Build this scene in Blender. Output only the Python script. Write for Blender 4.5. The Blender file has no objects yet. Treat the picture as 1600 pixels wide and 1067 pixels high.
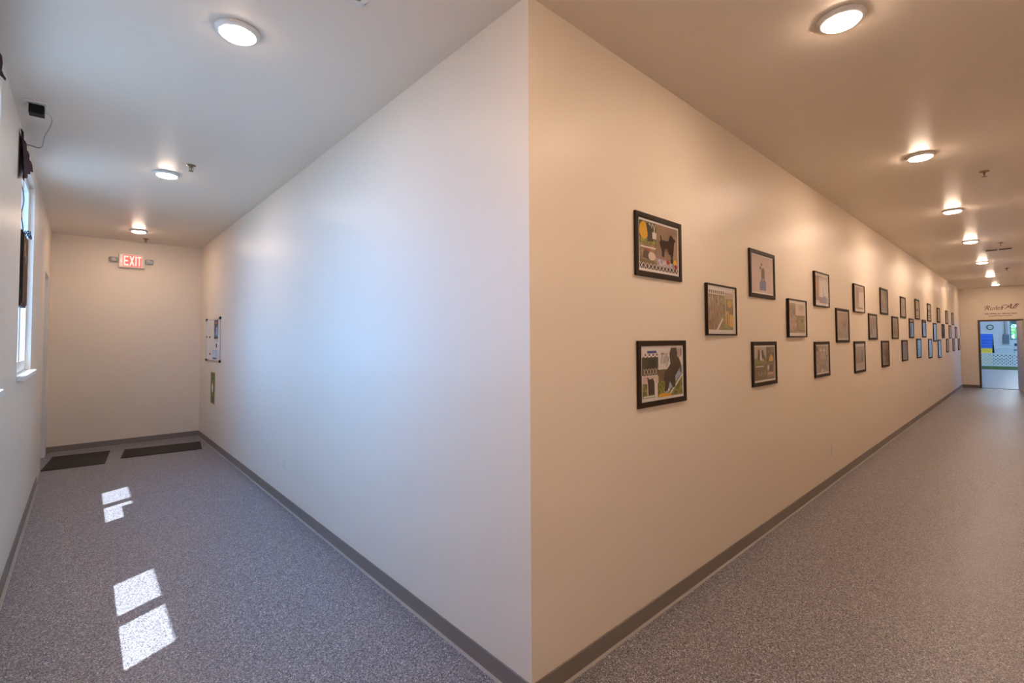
import bpy, bmesh, math, random
from mathutils import Vector, Matrix
random.seed(7)
PI = math.pi
S = bpy.context.scene
COL = S.collection

# ------------------------------------------------------------------ camera, sky, sun, exposure
CAM = (-1.42195, -1.44729, 1.53471)
YAW, PITCH, ROLL = -0.04655, 0.03119, -0.00446
a = PI / 4 - YAW
fw = Vector((math.cos(a) * math.cos(PITCH), math.sin(a) * math.cos(PITCH), math.sin(PITCH)))
rt = Vector((math.sin(a), -math.cos(a), 0)); up = rt.cross(fw)
r2 = rt * math.cos(ROLL) + up * math.sin(ROLL); u2 = up * math.cos(ROLL) - rt * math.sin(ROLL)
cd = bpy.data.cameras.new('camera'); cam = bpy.data.objects.new('camera', cd); COL.objects.link(cam)
M4 = Matrix((r2, u2, -fw)).transposed().to_4x4(); M4.translation = Vector(CAM)
cam.matrix_world = M4
cd.sensor_width = 36.0; cd.lens = 36.0 * 736.536 / 1600.0; cd.shift_y = -25.92 / 1600.0
cd.clip_start = 0.02; cd.clip_end = 300
S.camera = cam

S.view_settings.view_transform = 'Standard'
S.view_settings.look = 'None'
S.view_settings.gamma = 1.0
S.view_settings.use_curve_mapping = False
S.view_settings.exposure = 0.0

W = bpy.data.worlds.new('sky'); S.world = W; W.use_nodes = True
bg = W.node_tree.nodes['Background']
bg.inputs[0].default_value = (0.22, 0.62, 1.30, 1); bg.inputs[1].default_value = 9.4

sd = bpy.data.lights.new('sun', 'SUN'); sun = bpy.data.objects.new('sun', sd); COL.objects.link(sun)
sd.energy = 20.0; sd.angle = math.radians(0.4); sd.color = (0.90, 0.97, 1.0)
sun.rotation_euler = Vector((0.37, 0.2035, -1.0)).to_track_quat('-Z', 'Y').to_euler()
sun.location = (-6, -3, 12)

LAMP_COL = (1.0, 0.735, 0.55)    # warm LED downlights; each one's strength is set where it is built


# ------------------------------------------------------------------ materials
def mat(name, col, rough=0.5, metal=0.0, spec=0.5, emit=None, estr=0.0, bump=None, coat=0.0):
    m = bpy.data.materials.new(name); m.use_nodes = True
    nt = m.node_tree; b = nt.nodes['Principled BSDF']
    b.inputs['Base Color'].default_value = (*col, 1); b.inputs['Roughness'].default_value = rough
    b.inputs['Metallic'].default_value = metal; b.inputs['Specular IOR Level'].default_value = spec
    b.inputs['Coat Weight'].default_value = coat
    if emit:
        b.inputs['Emission Color'].default_value = (*emit, 1); b.inputs['Emission Strength'].default_value = estr
    if bump:
        tc = nt.nodes.new('ShaderNodeTexCoord'); n = nt.nodes.new('ShaderNodeTexNoise')
        n.inputs['Scale'].default_value = bump[0]; n.inputs['Detail'].default_value = 3
        bp = nt.nodes.new('ShaderNodeBump'); bp.inputs['Strength'].default_value = bump[1]; bp.inputs['Distance'].default_value = 0.002
        nt.links.new(tc.outputs['Object'], n.inputs['Vector']); nt.links.new(n.outputs['Fac'], bp.inputs['Height'])
        nt.links.new(bp.outputs['Normal'], b.inputs['Normal'])
    return m

def mottle(name, cols, scale=30, rough=0.5, detail=4, stretch=(1, 1, 1)):
    """printed or woven surface mottled between several colours"""
    m = bpy.data.materials.new(name); m.use_nodes = True
    nt = m.node_tree; b = nt.nodes['Principled BSDF']; b.inputs['Roughness'].default_value = rough; b.inputs['Specular IOR Level'].default_value = 0.2
    tc = nt.nodes.new('ShaderNodeTexCoord'); mp = nt.nodes.new('ShaderNodeMapping'); mp.inputs['Scale'].default_value = stretch
    n = nt.nodes.new('ShaderNodeTexNoise'); n.inputs['Scale'].default_value = scale; n.inputs['Detail'].default_value = detail
    r = nt.nodes.new('ShaderNodeValToRGB')
    el = r.color_ramp.elements
    while len(el) > 1: el.remove(el[-1])
    k = len(cols)
    el[0].position = 0.4; el[0].color = (*cols[0], 1)
    for i in range(1, k):
        e = el.new(0.4 + 0.2 * i / (k - 1)); e.color = (*cols[i], 1)
    nt.links.new(tc.outputs['Object'], mp.inputs[0]); nt.links.new(mp.outputs[0], n.inputs['Vector'])
    nt.links.new(n.outputs['Fac'], r.inputs[0]); nt.links.new(r.outputs[0], b.inputs['Base Color'])
    return m

def glass_mat(name, tint=(1, 1, 1), ior=1.5):
    m = bpy.data.materials.new(name); m.use_nodes = True
    nt = m.node_tree; nt.nodes.clear()
    o = nt.nodes.new('ShaderNodeOutputMaterial'); mx = nt.nodes.new('ShaderNodeMixShader')
    t = nt.nodes.new('ShaderNodeBsdfTransparent'); t.inputs[0].default_value = (*tint, 1)
    g = nt.nodes.new('ShaderNodeBsdfGlossy'); g.inputs['Roughness'].default_value = 0.02
    lw = nt.nodes.new('ShaderNodeLayerWeight'); lw.inputs[0].default_value = 0.5       # Schlick, alike from both sides
    pw = nt.nodes.new('ShaderNodeMath'); pw.operation = 'POWER'; pw.inputs[1].default_value = 5.0
    f = nt.nodes.new('ShaderNodeMath'); f.operation = 'MULTIPLY_ADD'; f0 = ((ior - 1) / (ior + 1)) ** 2
    f.inputs[1].default_value = 1 - f0; f.inputs[2].default_value = f0
    nt.links.new(lw.outputs['Facing'], pw.inputs[0]); nt.links.new(pw.outputs[0], f.inputs[0])
    nt.links.new(f.outputs[0], mx.inputs[0]); nt.links.new(t.outputs[0], mx.inputs[1]); nt.links.new(g.outputs[0], mx.inputs[2])
    nt.links.new(mx.outputs[0], o.inputs[0])
    return m

def floor_mat():
    m = bpy.data.materials.new('flake_epoxy_floor'); m.use_nodes = True
    nt = m.node_tree; b = nt.nodes['Principled BSDF']
    tc = nt.nodes.new('ShaderNodeTexCoord')
    v = nt.nodes.new('ShaderNodeTexVoronoi'); v.inputs['Scale'].default_value = 240
    sx = nt.nodes.new('ShaderNodeSeparateColor'); r = nt.nodes.new('ShaderNodeValToRGB')
    r.color_ramp.interpolation = 'CONSTANT'
    el = r.color_ramp.elements
    el[0].position = 0; el[0].color = (0.072, 0.069, 0.080, 1)
    el[1].position = 0.22; el[1].color = (0.18, 0.174, 0.20, 1)
    for p_, c in ((0.45, 0.26), (0.75, 0.355), (0.93, 0.66)):
        e = el.new(p_); e.color = (c, c * 0.97, c * 1.11, 1)
    nt.links.new(tc.outputs['Object'], v.inputs['Vector']); nt.links.new(v.outputs['Color'], sx.inputs[0])
    nt.links.new(sx.outputs[0], r.inputs[0]); nt.links.new(r.outputs[0], b.inputs['Base Color'])
    # every flake lies at its own slight tilt and so catches the light on its own
    geo = nt.nodes.new('ShaderNodeNewGeometry'); sub = nt.nodes.new('ShaderNodeVectorMath'); sub.operation = 'SUBTRACT'; sub.inputs[1].default_value = (0.5, 0.5, 0.5)
    scl = nt.nodes.new('ShaderNodeVectorMath'); scl.operation = 'SCALE'; scl.inputs['Scale'].default_value = 0.32
    add = nt.nodes.new('ShaderNodeVectorMath'); add.operation = 'ADD'; nrm = nt.nodes.new('ShaderNodeVectorMath'); nrm.operation = 'NORMALIZE'
    nt.links.new(v.outputs['Color'], sub.inputs[0]); nt.links.new(sub.outputs[0], scl.inputs[0]); nt.links.new(geo.outputs['Normal'], add.inputs[0])
    nt.links.new(scl.outputs[0], add.inputs[1]); nt.links.new(add.outputs[0], nrm.inputs[0]); nt.links.new(nrm.outputs[0], b.inputs['Normal'])
    b.inputs['Roughness'].default_value = 0.31; b.inputs['Specular IOR Level'].default_value = 0.5
    b.inputs['Coat Weight'].default_value = 0.12; b.inputs['Coat Roughness'].default_value = 0.28
    return m

def ribbed_mat():
    m = mat('ribbed_brown_rubber', (0.028, 0.022, 0.017), 0.8)
    nt = m.node_tree; b = nt.nodes['Principled BSDF']
    tc = nt.nodes.new('ShaderNodeTexCoord'); w = nt.nodes.new('ShaderNodeTexWave'); w.inputs['Scale'].default_value = 26
    bp = nt.nodes.new('ShaderNodeBump'); bp.inputs['Strength'].default_value = 0.6; bp.inputs['Distance'].default_value = 0.004
    nt.links.new(tc.outputs['Object'], w.inputs['Vector']); nt.links.new(w.outputs['Fac'], bp.inputs['Height'])
    nt.links.new(bp.outputs['Normal'], b.inputs['Normal'])
    return m

M = dict(
    wall=mat('cream_wall_paint', (0.87, 0.775, 0.655), 0.40, spec=0.35, bump=(220, 0.08)),
    ceil=mat('cream_ceiling_paint', (0.84, 0.76, 0.66), 0.34, spec=0.4, bump=(160, 0.05)),
    floor=floor_mat(),
    base=mat('vinyl_baseboard', (0.22, 0.185, 0.165), 0.45),
    edge=mat('baseboard_edge_strip', (0.46, 0.43, 0.41), 0.5),
    white=mat('white_paint', (0.80, 0.80, 0.79), 0.4),
    vinyl=mat('white_window_vinyl', (0.82, 0.83, 0.84), 0.35),
    plate=mat('white_outlet_plastic', (0.86, 0.80, 0.72), 0.35),
    slot=mat('dark_slot', (0.02, 0.02, 0.02), 0.6),
    grey=mat('grey_plastic', (0.42, 0.41, 0.40), 0.4),
    brown_trim=mat('brown_painted_door_frame', (0.11, 0.066, 0.035), 0.45),
    door=mat('cream_door', (0.62, 0.55, 0.48), 0.45),
    frame=mat('black_brown_frame', (0.026, 0.014, 0.007), 0.5, spec=0.18),
    paper=mat('white_print_paper', (0.89, 0.86, 0.86), 0.6, spec=0.2),
    glass=glass_mat('picture_glass'),
    pane=glass_mat('window_glass', (0.95, 0.97, 0.98)),
    black=mat('black_plastic', (0.007, 0.007, 0.008), 0.5, spec=0.2),
    lens=mat('lamp_lens', (0.5, 0.52, 0.56), 0.15),
    maroon=mottle('dark_maroon_lace', [(0.012, 0.004, 0.008), (0.05, 0.012, 0.03)], 60, 0.8),
    cord=mat('grey_cord', (0.42, 0.38, 0.35), 0.5),
    dcord=mat('dark_cord', (0.03, 0.025, 0.03), 0.5),
    signbrown=mat('brown_sign_face', (0.055, 0.028, 0.02), 0.6, spec=0.2),
    alum=mat('aluminium', (0.62, 0.58, 0.55), 0.35, metal=0.8),
    board=mat('whiteboard', (0.80, 0.79, 0.78), 0.25),
    brass=mat('dull_brass', (0.30, 0.22, 0.13), 0.4, metal=0.6),
    red=mat('exit_red_panel', (0.8, 0.1, 0.08), 0.4, emit=(1.0, 0.10, 0.085), estr=0.95),
    letter=mat('exit_letter_glow', (1, 0.6, 0.55), 0.4, emit=(1.0, 0.50, 0.46), estr=0.95),
    olive=mat('olive_green_sign', (0.24, 0.21, 0.022), 0.5),
    dolive=mat('dark_olive_print', (0.055, 0.060, 0.012), 0.5),
    rubber=ribbed_mat(),
    border=mat('mat_border', (0.018, 0.014, 0.011), 0.7),
    ink=mat('brown_vinyl_lettering', (0.12, 0.05, 0.018), 0.6),
    ground=mat('pale_ground', (0.20, 0.20, 0.19), 0.9),
    siding=mat('soffit_white', (0.7, 0.7, 0.7), 0.6),
    hallwall=mat('pale_hall_wall', (0.74, 0.75, 0.77), 0.5),
    latt=mat('white_lattice_vinyl', (0.80, 0.80, 0.78), 0.5),
    turf=mottle('green_turf', [(0.035, 0.075, 0.018), (0.09, 0.16, 0.035)], 300, 0.9),
    blue=mat('blue_ramp_paint', (0.005, 0.085, 0.47), 0.5),
    yellow=mat('yellow_contact_paint', (0.62, 0.47, 0.03), 0.5),
    dgreen=mat('dark_green_ramp_side', (0.015, 0.035, 0.03), 0.5),
    panel=mat('grey_blue_panel_metal', (0.16, 0.20, 0.23), 0.45),
    navy=mat('navy_vinyl', (0.03, 0.04, 0.10), 0.5),
    leaf=mottle('tree_leaf', [(0.10, 0.24, 0.05), (0.22, 0.40, 0.10)], 4, 0.6),
    bark=mat('bark', (0.09, 0.06, 0.04), 0.9),
    shade=mat('grey_window_shade', (0.12, 0.14, 0.17), 0.7),
    redplastic=mat('red_plastic', (0.35, 0.02, 0.02), 0.4),
)

# ------------------------------------------------------------------ mesh helpers
class MB:
    def __init__(self): self.bm = bmesh.new(); self.mats = []
    def mi(self, m):
        if m not in self.mats: self.mats.append(m)
        return self.mats.index(m)
    def box(self, lo, hi, m, bev=0.0, seg=2, taper=None):
        i = self.mi(m)
        r = bmesh.ops.create_cube(self.bm, size=1.0); vs = r['verts']
        for v in vs:
            v.co = Vector([(lo[k] + hi[k]) / 2 + v.co[k] * (hi[k] - lo[k]) for k in range(3)])
        fs = list({f for v in vs for f in v.link_faces})
        for f in fs: f.material_index = i
        if bev > 0:
            es = list({e for v in vs for e in v.link_edges})
            rr = bmesh.ops.bevel(self.bm, geom=es, offset=bev, segments=seg, affect='EDGES', profile=0.5)
            for f in rr['faces']: f.material_index = i
        return self
    def poly(self, pts, m, thick=None):
        """planar polygon; with thick (a vector) extruded into a closed slab"""
        i = self.mi(m)
        v = [self.bm.verts.new(p) for p in pts]
        f = self.bm.faces.new(v); f.material_index = i
        if thick is not None:
            t = Vector(thick); v2 = [self.bm.verts.new(Vector(p) + t) for p in pts]
            f2 = self.bm.faces.new(list(reversed(v2))); f2.material_index = i
            n = len(v)
            for k in range(n):
                q = self.bm.faces.new((v[k], v2[k], v2[(k + 1) % n], v[(k + 1) % n])); q.material_index = i
        return self
    def lathe(self, prof, m, n=40, c=(0, 0, 0), axis='z', smooth=True):
        i = self.mi(m); rings = []
        for (r, h) in prof:
            ring = []
            for k in range(n):
                t = 2 * PI * k / n
                p = (r * math.cos(t), r * math.sin(t), h)
                if axis == 'y': p = (p[0], p[2], p[1])
                if axis == 'x': p = (p[2], p[0], p[1])
                ring.append(self.bm.verts.new((p[0] + c[0], p[1] + c[1], p[2] + c[2])))
            rings.append(ring)
        for q in range(len(rings) - 1):
            for k in range(n):
                f = self.bm.faces.new((rings[q][k], rings[q][(k + 1) % n], rings[q + 1][(k + 1) % n], rings[q + 1][k]))
                f.material_index = i; f.smooth = smooth
        for ring in (rings[0], rings[-1]):
            f = self.bm.faces.new(ring); f.material_index = i
        return self
    def tube(self, pts, r, m, n=8):
        i = self.mi(m); pts = [Vector(p) for p in pts]; rings = []
        for k, p in enumerate(pts):
            d = (pts[min(k + 1, len(pts) - 1)] - pts[max(k - 1, 0)]).normalized()
            s = d.cross(Vector((0.31, 0.17, 0.93))).normalized(); t = d.cross(s)
            rings.append([self.bm.verts.new(p + (s * math.cos(2 * PI * j / n) + t * math.sin(2 * PI * j / n)) * r) for j in range(n)])
        for q in range(len(rings) - 1):
            for j in range(n):
                f = self.bm.faces.new((rings[q][j], rings[q][(j + 1) % n], rings[q + 1][(j + 1) % n], rings[q + 1][j]))
                f.material_index = i; f.smooth = True
        for ring in (rings[0], rings[-1]):
            f = self.bm.faces.new(ring); f.material_index = i
        return self
    def build(self, name, parent=None, loc=(0, 0, 0), rot=None):
        bmesh.ops.recalc_face_normals(self.bm, faces=self.bm.faces[:])
        me = bpy.data.meshes.new(name); self.bm.to_mesh(me); self.bm.free()
        for m in self.mats: me.materials.append(m)
        o = bpy.data.objects.new(name, me); COL.objects.link(o)
        o.location = loc
        if rot: o.rotation_euler = rot
        if parent: o.parent = parent
        return o

def tag(o, label=None, cat=None, group=None, kind=None):
    if label: o['label'] = label
    if cat: o['category'] = cat
    if group: o['group'] = group
    if kind: o['kind'] = kind
    return o

def thing(name, label, cat, loc=(0, 0, 0), rot=None, group=None):
    o = bpy.data.objects.new(name, None); COL.objects.link(o); o.location = loc
    o.empty_display_size = 0.1
    if rot: o.rotation_euler = rot
    return tag(o, label, cat, group)

def struct(mb, name, label, cat):
    return tag(mb.build(name), label, cat, kind='structure')

def smooth_path(pts, sub=6):
    """Catmull-Rom through the points"""
    P = [Vector(p) for p in pts]; P = [P[0] * 2 - P[1]] + P + [P[-1] * 2 - P[-2]]; out = []
    for i in range(1, len(P) - 2):
        for k in range(sub):
            t = k / sub; p0, p1, p2, p3 = P[i - 1:i + 3]
            out.append(0.5 * ((2 * p1) + (p2 - p0) * t + (2 * p0 - 5 * p1 + 4 * p2 - p3) * t * t + (3 * p1 - p0 - 3 * p2 + p3) * t ** 3))
    out.append(P[-2]); return out

def text_mesh(body, size, shear=0.0, extrude=0.0005, align='CENTER'):
    cu = bpy.data.curves.new('t', 'FONT'); cu.body = body; cu.size = size; cu.shear = shear
    cu.extrude = extrude; cu.align_x = align; cu.resolution_u = 3
    ob = bpy.data.objects.new('t', cu); COL.objects.link(ob)
    dg = bpy.context.evaluated_depsgraph_get(); me = bpy.data.meshes.new_from_object(ob.evaluated_get(dg))
    bpy.data.objects.remove(ob); bpy.data.curves.remove(cu)
    return me

# ------------------------------------------------------------------ building shell
H = 3.05; WL = -1.766; LB = 7.68; XE = 18.805; YS = -1.77
struct(MB().box((-1.95, -1.95, -0.12), (40.3, 8.0, 0), M['floor']).box((18.9, -9.0, -0.12), (40.3, -1.95, -0.0), M['floor']),
       'floor', 'grey speckled flake floor running through both corridors into the hall', 'floor')
struct(MB().box((-1.95, -1.95, H), (18.93, 7.80, H + 0.12), M['ceil']), 'ceiling', 'cream painted ceiling with round downlights', 'ceiling')
struct(MB().poly([(0, 0, 0), (XE, 0, 0), (XE, 0.12, 0), (0.12, 0.12, 0), (0.12, LB, 0), (0, LB, 0)], M['wall'], (0, 0, H)),
       'wall_inner', 'cream L-shaped wall whose outside corner stands in the middle of the picture', 'wall')
struct(MB().box((-1.95, LB, 0), (0.12, LB + 0.12, H), M['wall']), 'wall_back', 'cream end wall of the left corridor under the exit sign', 'wall')
struct(MB().box((-1.95, YS - 0.12, 0), (18.93, YS, H), M['wall']), 'wall_right', 'cream wall behind the viewer along the long corridor', 'wall')

WIN = ((1, 1.010), (2, 3.440))      # windows in the left wall: number, near edge
WW, Z0, Z1 = 1.20, 1.27, 2.93       # opening width, sill height, head height
DY0, DY1, DZ = 6.45, 7.42, 2.42     # side door opening
mb = MB(); X0, X1 = WL - 0.13, WL
y = YS
for n, y0 in WIN:
    mb.box((X0, y, 0), (X1, y0, H), M['wall'])
    mb.box((X0, y0, 0), (X1, y0 + WW, Z0 - 0.015), M['wall']); mb.box((X0, y0, Z1), (X1, y0 + WW, H), M['wall'])
    y = y0 + WW
mb.box((X0, y, 0), (X1, DY0, H), M['wall']); mb.box((X0, DY0, DZ), (X1, DY1, H), M['wall']); mb.box((X0, DY1, 0), (X1, LB, H), M['wall'])
struct(mb, 'wall_left', 'cream window wall along the left edge of the picture', 'wall')

# windows: vinyl frame, mullion, two panes, sill
for n, y0 in WIN:
    w = thing('window_%d' % n, ['white twin-pane window just outside the left edge, its sill tip showing',
                                'white twin-pane window in the left wall with hanging sign'][n - 1], 'window', (0, 0, 0)); w['kind'] = 'structure'
    c = y0 + WW / 2 + (0.0295 if n == 2 else 0.025)       # centre of the glazing
    xa, xb = WL - 0.085, WL - 0.035
    g0, g1, m0, m1 = c - 0.53, c + 0.53, c - 0.055, c + 0.055
    zb, zt = Z0 + 0.105, Z1 - 0.05
    mb = MB()
    mb.box((xa, y0 + 0.001, Z0 + 0.016), (xb, g0, Z1 - 0.001), M['vinyl'], 0.004); mb.box((xa, g1, Z0 + 0.016), (xb, y0 + WW - 0.001, Z1 - 0.001), M['vinyl'], 0.004)
    mb.box((xa, g0, Z0 + 0.016), (xb, g1, zb), M['vinyl'], 0.004); mb.box((xa, g0, zt), (xb, g1, Z1 - 0.001), M['vinyl'], 0.004)
    mb.build('window_frame', w)
    MB().box((xa, m0, zb), (xb, m1, zt), M['vinyl'], 0.004).build('mullion', w)
    for p0, p1 in ((g0, m0), (m1, g1)):
        MB().box((WL - 0.062, p0, zb), (WL - 0.058, p1, zt), M['pane']).build('pane', w)
    MB().box((WL - 0.13, y0 + 0.001, Z0 - 0.015), (WL + 0.001, y0 + WW - 0.001, Z0 + 0.015), M['vinyl']).box((WL, y0 - 0.03, Z0 - 0.018), (WL + 0.042, y0 + WW + 0.03, Z0 + 0.015), M['vinyl'], 0.005).build('sill', w)

# side door at the far end of the left wall
d2 = thing('door_2', 'plain side door set back in the left wall beside the end wall', 'door', (0, 0, 0)); d2['kind'] = 'structure'
MB().box((WL - 0.125, DY0 + 0.03, 0.012), (WL - 0.085, DY1 - 0.03, DZ - 0.03), M['door'], 0.003).build('door_leaf', d2)
MB().box((WL - 0.13, DY1 - 0.03, 0), (WL - 0.002, DY1 - 0.001, DZ - 0.001), M['white']).box((WL - 0.13, DY0 + 0.001, 0), (WL - 0.002, DY0 + 0.03, DZ - 0.001), M['white']).box((WL - 0.13, DY0 + 0.03, DZ - 0.03), (WL - 0.002, DY1 - 0.03, DZ - 0.001), M['white']).build('door_frame', d2)
MB().tube([(WL - 0.085, DY0 + 0.1, 1.0), (WL - 0.03, DY0 + 0.1, 1.0), (WL - 0.03, DY0 + 0.21, 1.0)], 0.01, M['alum']).build('door_handle', d2)

# end wall of the long corridor with its doorway
EY0, EY1, EZ = -0.385, -1.335, 2.07   # outer edges of the brown frame
FW = 0.05
struct(MB().box((XE, EY0, 0), (XE + 0.12, 0.12, H), M['wall']).box((XE, YS - 0.12, 0), (XE + 0.12, EY1, H), M['wall']).box((XE, EY1, EZ), (XE + 0.12, EY0, H), M['wall']),
       'wall_end', 'cream end wall of the long corridor with lettering over the doorway', 'wall')
d1 = thing('door_1', 'brown framed doorway at the far end of the long corridor', 'door', (0, 0, 0)); d1['kind'] = 'structure'
MB().box((XE - 0.015, EY0 - FW, 0), (XE + 0.135, EY0 - 0.001, EZ - 0.001), M['brown_trim'], 0.004).box((XE - 0.015, EY1 + 0.001, 0), (XE + 0.135, EY1 + FW, EZ - 0.001), M['brown_trim'], 0.004).box((XE - 0.015, EY1 + FW, EZ - FW), (XE + 0.135, EY0 - FW, EZ - 0.001), M['brown_trim'], 0.004).build('door_frame', d1)
MB().box((XE - 0.01, EY1 + FW, 0), (XE + 0.13, EY0 - FW, 0.012), M['panel'], 0.004).build('threshold', d1)
hx, hy = XE - 0.02, EY1 + FW + 0.075   # opened leaf, swung back into the corridor
lf = MB().box((-0.86, -0.022, 0.012), (0, 0.022, EZ - FW - 0.01), M['door'], 0.003).build('door_leaf', d1, (hx, hy, 0), (0, 0, 0.14))
MB().tube([(-0.80, 0.022, 1.0), (-0.80, 0.07, 1.0), (-0.69, 0.07, 1.0)], 0.01, M['alum']).build('door_handle', lf)

# baseboards and the pale edge strip at their foot
HB = 0.086; T = 0.008
def skirting(name, label, segs):
    mb = MB()
    for (x0, y0), (x1, y1) in segs:
        mb.box((min(x0, x1), min(y0, y1), 0), (max(x0, x1), max(y0, y1), HB), M['base'], 0.002, 1)
    struct(mb, name, label, 'baseboard')
def strip(name, label, segs):
    mb = MB()
    for (x0, y0), (x1, y1) in segs:
        mb.box((min(x0, x1), min(y0, y1), 0), (max(x0, x1), max(y0, y1), 0.006), M['edge'], 0.002, 1)
    struct(mb, name, label, 'trim')
skirting('baseboard_left', 'dark vinyl baseboard under the windows', [((WL, YS), (WL + T, 5.75))])
strip('trim_1', 'pale edge strip under the window wall baseboard', [((WL + T, YS), (WL + T + 0.018, 5.74))])
skirting('baseboard_middle', 'grey vinyl baseboard of the bluish left face', [((-T, 0), (0, LB))])
strip('trim_2', 'pale edge strip along the left face baseboard', [((-T - 0.018, 0), (-T, LB))])
skirting('baseboard_right', 'brown vinyl baseboard below the pictures', [((0, -T), (XE, 0))])
strip('trim_3', 'pale edge strip along the baseboard below the pictures', [((0, -T - 0.018), (XE, -T))])
skirting('baseboard_back', 'dark baseboard below the exit sign wall', [((WL, LB - T), (-T, LB))])
strip('trim_4', 'pale edge strip along the exit sign wall baseboard', [((WL + 0.03, LB - T - 0.018), (-T - 0.02, LB - T))])
skirting('baseboard_end', 'short brown baseboard left of the far doorway', [((XE - T, -T), (XE, EY0))])

# unseen roof overhang, sized to cut the sun patches, and ground outside
struct(MB().box((-2.246, -2.4, 3.25), (-1.95, 8.2, 3.42), M['siding']), 'trim_5', 'unseen white roof overhang shaped to cut the sun at the windows', 'roof overhang')
struct(MB().box((-40, -40, -0.35), (-1.95, 40, -0.13), M['ground']).box((40.3, -40, -0.35), (90, 40, -0.13), M['ground']).box((-1.95, -40, -0.35), (40.3, -9.2, -0.13), M['ground']),
       'floor_outside', 'pale paved ground outside', 'ground')

# ------------------------------------------------------------------ hall beyond the doorway
HX0, HX1, HYR, HYL, HZ = XE + 0.12, 40.0, -8.5, 6.0, 4.2
struct(MB().box((HX0, HYR, HZ), (HX1 + 0.15, HYL, HZ + 0.12), M['hallwall']), 'ceiling_hall', 'white ceiling of the bright hall', 'ceiling')
struct(MB().box((HX0 - 0.0, HYL, 0), (HX1 + 0.15, HYL + 0.12, HZ), M['hallwall']), 'wall_hall_left', 'pale left wall of the bright hall', 'wall')
struct(MB().box((HX0 - 0.12, 0.12, 0), (HX0, HYL, HZ), M['hallwall']).box((HX0 - 0.12, HYR, 0), (HX0, YS - 0.12, HZ), M['hallwall']).box((HX0 - 0.11, YS - 0.12, H + 0.12), (HX0, 0.12, HZ), M['hallwall']),
       'wall_hall_front', 'pale wall around the far doorway on the hall side', 'wall')
V0, V1, VZ0, VZ1 = -1.95, -0.652, 1.385, 2.54          # window in the back wall
struct(MB().box((HX1, V1, 0), (HX1 + 0.15, HYL, HZ), M['hallwall']).box((HX1, HYR, 0), (HX1 + 0.15, V0, HZ), M['hallwall']).box((HX1, V0, 0), (HX1 + 0.15, V1, VZ0), M['hallwall']).box((HX1, V0, VZ1), (HX1 + 0.15, V1, HZ), M['hallwall']),
       'wall_hall_back', 'pale blue-white back wall of the hall with the clock', 'wall')
w3 = thing('window_3', 'hall window with green leaves outside', 'window'); w3['kind'] = 'structure'
mb = MB()
for lo, hi in (((HX1 + 0.02, V1 - 0.05, VZ0), (HX1 + 0.08, V1 - 0.001, VZ1)), ((HX1 + 0.02, V0 + 0.001, VZ0), (HX1 + 0.08, V0 + 0.05, VZ1)), ((HX1 + 0.02, V0 + 0.05, VZ0), (HX1 + 0.08, V1 - 0.05, VZ0 + 0.06)), ((HX1 + 0.02, V0 + 0.05, VZ1 - 0.06), (HX1 + 0.08, V1 - 0.05, VZ1))):
    mb.box(lo, hi, M['panel'], 0.004)
mb.build('window_frame', w3)
MB().box((HX1 + 0.02, -1.08, VZ0 + 0.06), (HX1 + 0.08, -1.03, VZ1 - 0.06), M['panel']).build('mullion', w3)
for p0, p1 in ((V0 + 0.05, -1.08), (-1.03, V1 - 0.05)):
    MB().box((HX1 + 0.045, p0, VZ0 + 0.06), (HX1 + 0.05, p1, VZ1 - 0.06), M['pane']).build('pane', w3)
MB().box((HX1 - 0.02, V0, VZ0 - 0.03), (HX1 + 0.02, V1, VZ0), M['vinyl'], 0.005).build('sill', w3)
mb = MB()
for k in range(4): mb.box((HX1 + 0.0, V0 + 0.06, 2.32 + 0.055 * k), (HX1 + 0.016, V1 - 0.06, 2.372 + 0.055 * k), M['shade'], 0.004)
mb.build('window_shade', w3)
# large unseen side windows, added to let daylight into the hall
GW = [(20.5, 24.0), (25.0, 28.5), (29.5, 33.0), (34.0, 37.5)]
mb = MB(); x = HX0
for q0, q1 in GW:
    mb.box((x, HYR - 0.12, 0), (q0, HYR, HZ), M['hallwall']); mb.box((q0, HYR - 0.12, 0), (q1, HYR, 0.8), M['hallwall']); mb.box((q0, HYR - 0.12, 3.8), (q1, HYR, HZ), M['hallwall']); x = q1
mb.box((x, HYR - 0.12, 0), (HX1 + 0.15, HYR, HZ), M['hallwall'])
struct(mb, 'wall_hall_right', 'pale side wall of the hall with added tall windows', 'wall')
for n, (q0, q1) in enumerate(GW):
    wq = thing('window_%d' % (4 + n), 'tall side window added to light the hall, out of view', 'window', group='added hall side windows'); wq['kind'] = 'structure'
    MB().box((q0, HYR - 0.09, 0.8), (q0 + 0.06, HYR - 0.03, 3.8), M['vinyl']).box((q1 - 0.06, HYR - 0.09, 0.8), (q1, HYR - 0.03, 3.8), M['vinyl']).box((q0 + 0.06, HYR - 0.09, 0.8), (q1 - 0.06, HYR - 0.03, 0.86), M['vinyl']).box((q0 + 0.06, HYR - 0.09, 3.74), (q1 - 0.06, HYR - 0.03, 3.8), M['vinyl']).build('window_frame', wq)
    MB().box((q0 + 0.06, HYR - 0.062, 0.86), (q1 - 0.06, HYR - 0.058, 3.74), M['pane']).build('pane', wq)
struct(MB().box((HX1 - 0.03, -6, 0.86), (HX1, 3, 0.93), M['white'], 0.004).box((HX1 - 0.03, -6, 1.06), (HX1, 3, 1.12), M['white'], 0.004),
       'trim_6', 'white wainscot rails along the hall back wall', 'trim')

struct(MB().box((HX1 - 0.02, -6, 0.023), (HX1 - 0.001, 3, 0.56), M['dgreen'], 0.004), 'trim_7', 'dark green board added behind the lattice to darken its holes', 'trim')  # dark board added so that the gaps in the lattice look dark

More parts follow.
